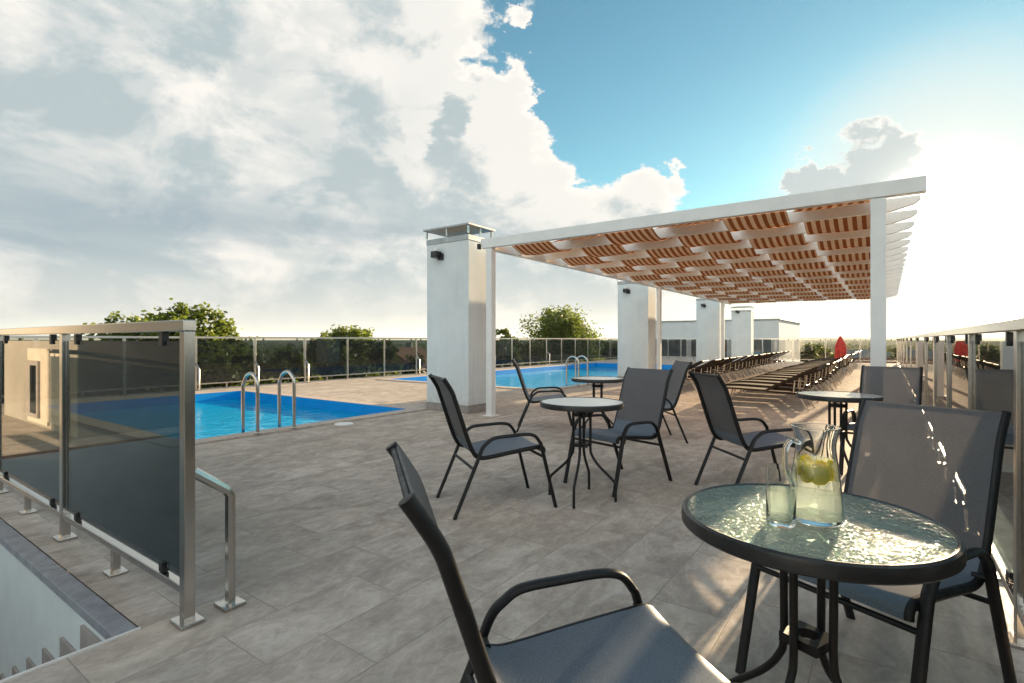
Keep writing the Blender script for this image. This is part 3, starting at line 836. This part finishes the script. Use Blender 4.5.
# ------------------------------------------------------------------ sun loungers
def make_lounger():
    t = thing('sun_lounger', 'x', 'sun lounger', (0, 0, 0), 0, '')
    w = .265
    seat = curve([(.98, .16), (.94, .235), (.86, .285), (.60, .305), (.25, .300), (.02, .295)], 4)
    back = curve([(.02, .295), (-.22, .42), (-.46, .55), (-.66, .655), (-.72, .668)], 4)
    mb = MB()
    for s in (-1, 1):
        mb.tube([(s * w, p[0], p[1]) for p in seat], .016, 8)
        mb.tube([(s * w, -.0, .285), (s * w, -.30, .275), (s * w, -.52, .265)], .014, 8)
    mb.tube([(-w, .98, .16), (w, .98, .16)], .014, 8)
    mb.build('frame', 'lounge_frame', t)
    mb = MB()
    for s in (-1, 1): mb.tube([(s * (w - .005), p[0], p[1]) for p in back], .015, 8)
    mb.tube([(-w, back[-1][0], back[-1][1]), (w, back[-1][0], back[-1][1])], .015, 8)
    bf = mb.build('back_frame', 'lounge_frame', t)
    mb = MB(); mb.tube([(-w, -.42, .47), (-w, -.40, .27), (w, -.40, .27), (w, -.42, .47)], .010, 6); mb.build('back_prop', 'lounge_leg', bf)
    def sl(pts, nm):
        mb = MB(); vs = []; n = len(pts)
        for dz in (0, -.006):
            for p in pts:
                for x in (-w + .01, 0, w - .01): vs.append((x, p[0], p[1] + .006 + dz - (.012 if x == 0 else 0)))
        fs = []
        for i in range(n - 1):
            for j in range(2):
                a = i * 3 + j; fs.append((a, a + 1, a + 4, a + 3)); b = a + n * 3; fs.append((b + 3, b + 4, b + 1, b))
        mb.add(vs, fs, 0, True); mb.build(nm, 'lounge', t)
    sl(seat, 'seat'); sl(back, 'backrest')
    for y, yb in ((.80, .90), (-.46, -.62)):
        for s in (-1, 1):
            mb = MB(); mb.tube([(s * w, y, .28), (s * (w + .01), yb, .0)], .013, 8); mb.build('leg', 'lounge_leg', t)
    return t
lg0 = make_lounger(); first = True
def row(xs, y, jy, labf, group):
    global first
    for i, x in enumerate(xs):
        o = lg0 if first else copy_tree(lg0)
        first = False
        o.location = (x, y + random.uniform(-jy, jy), 0); o.rotation_euler = (0, 0, random.uniform(-.07, .07))
        o['label'] = labf(i, len(xs)); o['group'] = group
row([9.75 + .86 * i for i in range(21)], 1.62, .05,
    lambda i, n: 'nearest brown lounger of the right-hand row, seen from foot to raised head' if i == 0 else
    ('last brown lounger of the right-hand row, nearest the red parasol' if i == n - 1 else 'brown sun lounger inside the right-hand row under the pergola'),
    'loungers of the right-hand row under the pergola')
row([11.9 + .86 * i for i in range(15)], 3.95, .05,
    lambda i, n: 'nearest brown lounger of the left-hand row, partly behind the small tables' if i == 0 else
    ('last brown lounger of the left-hand row, before the white building' if i == n - 1 else 'brown sun lounger inside the left-hand row beside the white pillars'),
    'loungers of the left-hand row beside the pillars')

# ------------------------------------------------------------------ pool ladders, parasol, skimmer lid
def ladder(x, label):
    t = thing('pool_ladder', label, 'pool ladder', (x, 6.06, 0), 0, 'steel pool ladders')
    for dx in (0, .47):
        pts = curve([(dx, 0, 0), (dx, 0, .55), (dx, .03, .66), (dx, .13, .725), (dx, .25, .70), (dx, .32, .60), (dx, .335, .45), (dx, .335, -.9)], 6)
        mb = MB(); mb.tube(pts, .021, 12); mb.lathe([(.045, .024), (.045, .032), (.024, .04)], 20, dx, 0); mb.build('grab_rail', 'steel', t)
    for z in (-.28, -.55, -.82):
        mb = MB(); mb.box(.0, .47, .315, .375, z - .012, z + .012, bev=.004); mb.build('rung', 'steel', t)
ladder(3.31, 'steel pool ladder on the near edge of the left pool')
ladder(11.27, 'steel pool ladder on the near edge of the larger pool behind the tables')
mb = MB(); mb.lathe([(.125, .001), (.125, .010), (.115, .014), (.03, .016), (.001, .016)], 32, 4.42, 5.92, capt=False); tag(mb.build('skimmer_lid', 'white'), 'round white skimmer lid set in the floor beside the left pool', 'pool fitting')

def parasol():
    t = thing('folded_parasol', 'red folded parasol standing on a red base at the far end of the terrace', 'parasol', (29.3, 1.78, 0))
    mb = MB(); mb.tube([(0, 0, .0), (0, 0, 1.36)], .022, 10); mb.build('pole', 'white', t)
    mb = MB(); n = 48; vs = []; prof = [(.07, 1.30), (.16, 1.12), (.25, .92), (.29, .70), (.27, .48), (.30, .22), (.31, .17)]
    for r, z in prof:
        for j in range(n):
            a = 2 * pi * j / n; q = 1 + .16 * cos(8 * a + z * 2) * min(1, (1.35 - z) * 2.2)
            vs.append((r * q * cos(a) * .74, r * q * sin(a) * .74, z))
    fs = [(i * n + j, (i + 1) * n + j, (i + 1) * n + (j + 1) % n, i * n + (j + 1) % n) for i in range(len(prof) - 1) for j in range(n)]
    fs += [tuple(range(n))[::-1], tuple((len(prof) - 1) * n + j for j in range(n))]
    mb.add(vs, fs, 0, True); mb.build('canopy', 'red', t, sharp=80)
    mb = MB(); mb.lathe([(.27, 0.0), (.28, .03), (.27, .13), (.22, .16), (.05, .165)], 32); mb.build('base', 'redbase', t)
parasol()

# ------------------------------------------------------------------ buildings
def far_building():
    t = thing('roof_building', 'low white building beyond the far railing, its flat roof just above the horizon', 'building', (33, 4.96, 0))
    mb = MB(); mb.box(0, 9, 0, 8, -14, 2.28, bev=.02); mb.build('wall', 'stucco', t)
    mb = MB(); mb.box(-.06, 9.06, -.06, 8.06, 2.281, 2.35, bev=.01); mb.build('roof_edge', 'zinc', t)
    for y, w in ((.35, 2.2), (2.75, 2.2), (5.15, 2.4)):
        mb = MB(); mb.box(-.03, .05, y, y + w, .05, 1.22); wn = mb.build('window', 'white', t)
        mb = MB(); mb.box(-.045, -.031, y + .05, y + w / 2 - .03, .11, 1.16); mb.box(-.045, -.031, y + w / 2 + .03, y + w - .05, .11, 1.16); mb.build('pane', 'grey_pane', wn)
far_building()
def stair_house():
    # stands left of the camera beyond the stairwell; seen as a reflection in the near glass
    t = thing('stair_house', 'cream stair house with dark window, mirrored in the left glass railing', 'building', (-.10, 7.55, 0))
    mb = MB(); mb.box(-3.5, 0, 0, 3.3, 0, 2.7, bev=.01); mb.build('wall', 'house', t)
    mb = MB(); mb.box(-3.55, .06, -.06, 3.36, 2.701, 2.80, bev=.01); mb.build('roof', 'zinc', t)
    mb = MB(); mb.box(.002, .03, .25, 1.0, .10, 1.0, bev=.004); mb.box(.002, .03, 1.02, 1.9, .05, 1.02, bev=.004); mb.build('louvre_panel', 'door', t)
    mb = MB(); mb.box(.031, .06, 1.30, 1.85, .12, .86, bev=.004); w = mb.build('window', 'plinth', t)
    mb = MB(); mb.box(.061, .065, 1.36, 1.62, .18, .80); mb.build('pane', 'pane', w)
stair_house()

# ------------------------------------------------------------------ land below, trees, town
def land():
    m, k, o = new_mat('fields')
    tc = k.n('ShaderNodeTexCoord').outputs['Object']
    vo = k.n('ShaderNodeTexVoronoi'); vo.inputs['Scale'].default_value = .006; k.put(vo.inputs['Vector'], tc)
    c = k.mix(k.ss(k.noise(tc, .01, 6), .35, .65), (.045, .065, .022), (.13, .12, .06))
    c = k.mix(.4, c, k.mix(1, vo.outputs['Color'], (.14, .15, .07), 'MULTIPLY'))
    b = k.n('ShaderNodeBsdfPrincipled'); k.put(b.inputs['Base Color'], c); b.inputs['Roughness'].default_value = 1.0; b.inputs['Specular IOR Level'].default_value = 0
    k.t.links.new(b.outputs[0], o.inputs[0]); M['fields'] = m
    mb = MB(); n = 64; rs = [0, 40, 120, 300, 700, 1500, 3000, 5200]
    vs = [(0, 0, -15)]; fs = []
    for i, r in enumerate(rs[1:]):
        for j in range(n):
            a = 2 * pi * j / n
            z = -15 + (0 if r < 1000 else random.uniform(-1, 4) if r < 2500 else random.uniform(6, 22) if r < 4000 else random.uniform(22, 46))
            vs.append((r * cos(a), r * sin(a), z))
    for j in range(n): fs.append((0, 1 + j, 1 + (j + 1) % n))
    for i in range(len(rs) - 2):
        for j in range(n):
            a = 1 + i * n + j; b = 1 + i * n + (j + 1) % n
            fs.append((a, a + n, b + n, b))
    mb.add(vs, fs, 0, True); structure(mb.build('ground', 'fields', sharp=180))
land()

def tree(x, y, top, w, h, label, leaf, n_leaf, seed, ls=.13, group='trees beyond the terrace', cat='tree', lumps=11, taper=.8):
    rnd = random.Random(seed)
    zb = -15
    t = thing('broadleaf_tree', label, cat, (x, y, zb), 0, group)
    H = top - zb
    mb = MB()
    mb.tube([(0, 0, 0), (.1, .05, H * .3), (.0, .1, H * .6), (.1, 0, H - h * .5)], [.28, .22, .17, .06], 10)
    cl = []
    for i in range(lumps):
        a = rnd.uniform(0, 6.283); u = rnd.random()
        zz = H - h * (0.04 + .92 * u)
        rad = w * .5 * (taper * (u ** .55) + .12) * rnd.uniform(.35, .95)
        sz = w * rnd.uniform(.13, .24)
        c = Vector((cos(a) * rad, sin(a) * rad, min(zz, H - sz * .9)))
        cl.append((c, sz))
        mb.tube([(0, 0, max(H * .35, c.z - rad * .9 - .5)), (c.x * .5, c.y * .5, c.z - rad * .35 - .2), tuple(c)], [.09, .055, .02], 6)
    cl.append((Vector((0, 0, H - w * .20)), w * .2)); cl.append((Vector((0, 0, H - h * .45)), w * .33)); cl.append((Vector((0, 0, H - h * .75)), w * .38))
    mb.build('trunk', 'bark', t)
    mb = MB(); vs = []; fs = []
    tot = sum(s ** 2 for c, s in cl)
    for c, s in cl:
        sub = [(Vector((rnd.gauss(0, 1), rnd.gauss(0, 1), rnd.gauss(0, .8))).normalized() * s * rnd.uniform(.5, 1.05), s * rnd.uniform(.18, .34)) for _ in range(14)]
        for _ in range(int(n_leaf * s * s / tot)):
            oc, os_ = rnd.choice(sub)
            p = c + oc + Vector((rnd.gauss(0, 1), rnd.gauss(0, 1), rnd.gauss(0, .9))) * os_ * .62
            a = Vector((rnd.uniform(-1, 1), rnd.uniform(-1, 1), rnd.uniform(-.6, .6))).normalized()
            b = a.cross(Vector((rnd.uniform(-1, 1), rnd.uniform(-1, 1), rnd.uniform(-1, 1)))).normalized()
            l = ls * rnd.uniform(.6, 1.25); q = len(vs)
            vs += [p - a * l * .5, p + b * l * .32, p + a * l * .5, p - b * l * .32]; fs.append((q, q + 1, q + 2, q + 3))
    mb.add(vs, fs); mb.build('crown', leaf, t)
    return t
def on(px, Y):
    kx = (px - 512) / 525
    return Y * (ca + kx * sa) / (sa - kx * ca)
TR_ = [
 # px, Y, top, width, crown height, label, leaf, leaves
 (200, 17.0, 2.10, 4.2, 4.5, 'sunlit green tree rising above the near left glass panel', 'leaf', 15000),
 (152, 18.5, 1.78, 4.4, 4.0, 'low rounded tree top just showing over the handrail of the left glass railing', 'leaf', 13000),
 (347, 20.5, 1.92, 4.0, 4.5, 'round tree top rising over the far railing left of the white pillar', 'leaf', 10000),
 (556, 21.0, 3.80, 8.6, 6.5, 'broad green tree with ragged top behind the larger pool, between the pillars', 'leaf', 22000),
 (502, 20.0, 2.05, 2.4, 4.0, 'small tree top beside the white pillar, over the railing', 'leaf', 4500),
]
for i, (px, Y, top, w, h, lab, lf, nl) in enumerate(TR_):
    tree(on(px, Y), Y, top, w, h, lab, lf, nl, 20 + i, ls=.17 if i < 3 else .22)
# the dark trees right behind the far railing
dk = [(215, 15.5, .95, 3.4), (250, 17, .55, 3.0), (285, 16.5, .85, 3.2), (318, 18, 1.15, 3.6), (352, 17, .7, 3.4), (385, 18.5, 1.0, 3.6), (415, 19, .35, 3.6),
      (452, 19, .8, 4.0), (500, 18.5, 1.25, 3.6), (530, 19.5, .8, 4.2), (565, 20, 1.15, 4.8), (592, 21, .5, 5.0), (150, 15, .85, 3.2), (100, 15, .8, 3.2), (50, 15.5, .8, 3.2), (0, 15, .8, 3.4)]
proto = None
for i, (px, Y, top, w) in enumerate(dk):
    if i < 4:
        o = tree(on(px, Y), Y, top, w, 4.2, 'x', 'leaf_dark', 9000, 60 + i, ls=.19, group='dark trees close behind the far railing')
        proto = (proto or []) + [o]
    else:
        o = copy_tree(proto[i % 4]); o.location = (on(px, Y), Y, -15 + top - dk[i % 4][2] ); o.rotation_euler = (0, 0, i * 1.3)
    o['label'] = 'dark bushy tree standing right behind the glass of the far pool railing'
# tree tops and houses beyond the end of the terrace
e2 = [(800, 60, .35, 7), (815, 75, .2, 8), (828, 64, -.2, 7), (905, 80, .3, 8), (955, 70, .4, 8), (1000, 60, .3, 8), (690, 90, .8, 9), (640, 80, .7, 9), (612, 70, .6, 7)]
for i, (px, d, top, w) in enumerate(e2):
    x = (px - 512) * d / 525; X, Y = d * ca + x * sa, d * sa - x * ca
    if i == 0: far0 = o = tree(X, Y, top, w, 7, 'x', 'leaf_dark', 9000, 90, ls=.40, group='tree tops beyond the end of the terrace', lumps=14)
    else:
        o = copy_tree(far0); o.location = (X, Y, -15 + top - .35); o.rotation_euler = (0, 0, i * 1.9)
    o['label'] = 'brownish tree top below the horizon beyond the end railing'
def house(px, d, top, w, l, rz, wall, roof, label):
    x = (px - 512) * d / 525; X, Y = d * ca + x * sa, d * sa - x * ca
    t = thing('town_house', label, 'house', (X, Y, -15), R(rz), 'houses of the town below')
    H = top + 15; e = H - w * .28
    mb = MB(); mb.box(-l / 2, l / 2, -w / 2, w / 2, 0, e); mb.build('wall', wall, t)
    mb = MB(); a, b = l / 2 + .4, w / 2 + .4
    mb.add([(-a, -b, e - .1), (a, -b, e - .1), (a, b, e - .1), (-a, b, e - .1), (-a * .7, 0, H), (a * .7, 0, H)], [(3, 2, 1, 0), (0, 1, 5, 4), (2, 3, 4, 5), (1, 2, 5), (3, 0, 4)])
    rf = mb.build('roof', roof, t)
    mb = MB(); mb.box(l * .2, l * .2 + .6, .2, .8, H - 1.2, H + .5); mb.build('chimney', 'house', rf)
    for s in (-1, 1):
        for q in range(3):
            mb = MB(); yy = s * (w / 2 + .02); xx = -l / 3 + q * l / 3
            mb.box(xx - .6, xx + .6, yy - .03, yy + .03, e - 2.4, e - .9); mb.build('window', 'pane', t)
HS = [(405, 55, .35, 7, 9, 20, 'house', 'roof_red', 'house with a dull red roof seen through the far railing left of the pillar'),
      (862, 95, -.6, 9, 16, -30, 'house', 'roof_grey', 'long grey roofed house beyond the end railing, right of the red parasol'),
      (864, 72, -1.3, 8, 12, -40, 'house', 'roof_red', 'red roofed house just below the grey roof beyond the end railing'),
      (808, 110, -.9, 9, 14, 15, 'house', 'roof_red', 'pale house with red roof among the tree tops left of the red parasol'),
      (918, 90, -.8, 9, 14, 25, 'house', 'roof_red', 'red roofed house behind the right glass railing'),
      (985, 100, -.7, 9, 14, 5, 'house', 'roof_grey', 'grey roofed house behind the right glass railing near the photo edge'),
      (628, 120, -.4, 9, 14, 40, 'house', 'roof_grey', 'grey roofed house far behind the larger pool')]
for h_ in HS: house(*h_)
def forest():
    rnd = random.Random(3); mb = MB(); vs = []; fs = []
    for _ in range(900):
        az = R(rnd.uniform(-50, 110)); d = 150 + 1500 * rnd.random() ** 1.3
        X, Y = d * cos(az), d * sin(az); s = rnd.uniform(4, 9)
        for _ in range(26):
            p = Vector((X + rnd.gauss(0, s * .6), Y + rnd.gauss(0, s * .6), -15 + abs(rnd.gauss(0, s * .5)) + 1))
            q = len(vs); l = rnd.uniform(1, 2.6)
            a = Vector((rnd.uniform(-1, 1), rnd.uniform(-1, 1), rnd.uniform(-.3, .3))).normalized(); b = a.cross(Vector((rnd.uniform(-1, 1), rnd.uniform(-1, 1), rnd.uniform(-1, 1)))).normalized()
            vs += [p - a * l, p + b * l, p + a * l, p - b * l]; fs.append((q, q + 1, q + 2, q + 3))
    mb.add(vs, fs); tag(mb.build('woodland', 'leaf_dark'), 'scattered woods of the plain below the terrace', 'woods', kind='stuff')
forest()

# ------------------------------------------------------------------ air between the terrace and the far hills
def haze():
    m, k, o = new_mat('haze'); v = k.n('ShaderNodeVolumePrincipled')
    v.inputs['Color'].default_value = (.80, .90, .95, 1); v.inputs['Density'].default_value = .00011; v.inputs['Anisotropy'].default_value = .3
    k.t.links.new(v.outputs[0], o.inputs['Volume'])
    mb = MB(); mb.box(-5400, 5400, -5400, 5400, -17, 60)
    me = mb.build('haze', m); tag(me, 'thin pale summer haze over the plain', 'haze', kind='stuff')
haze()
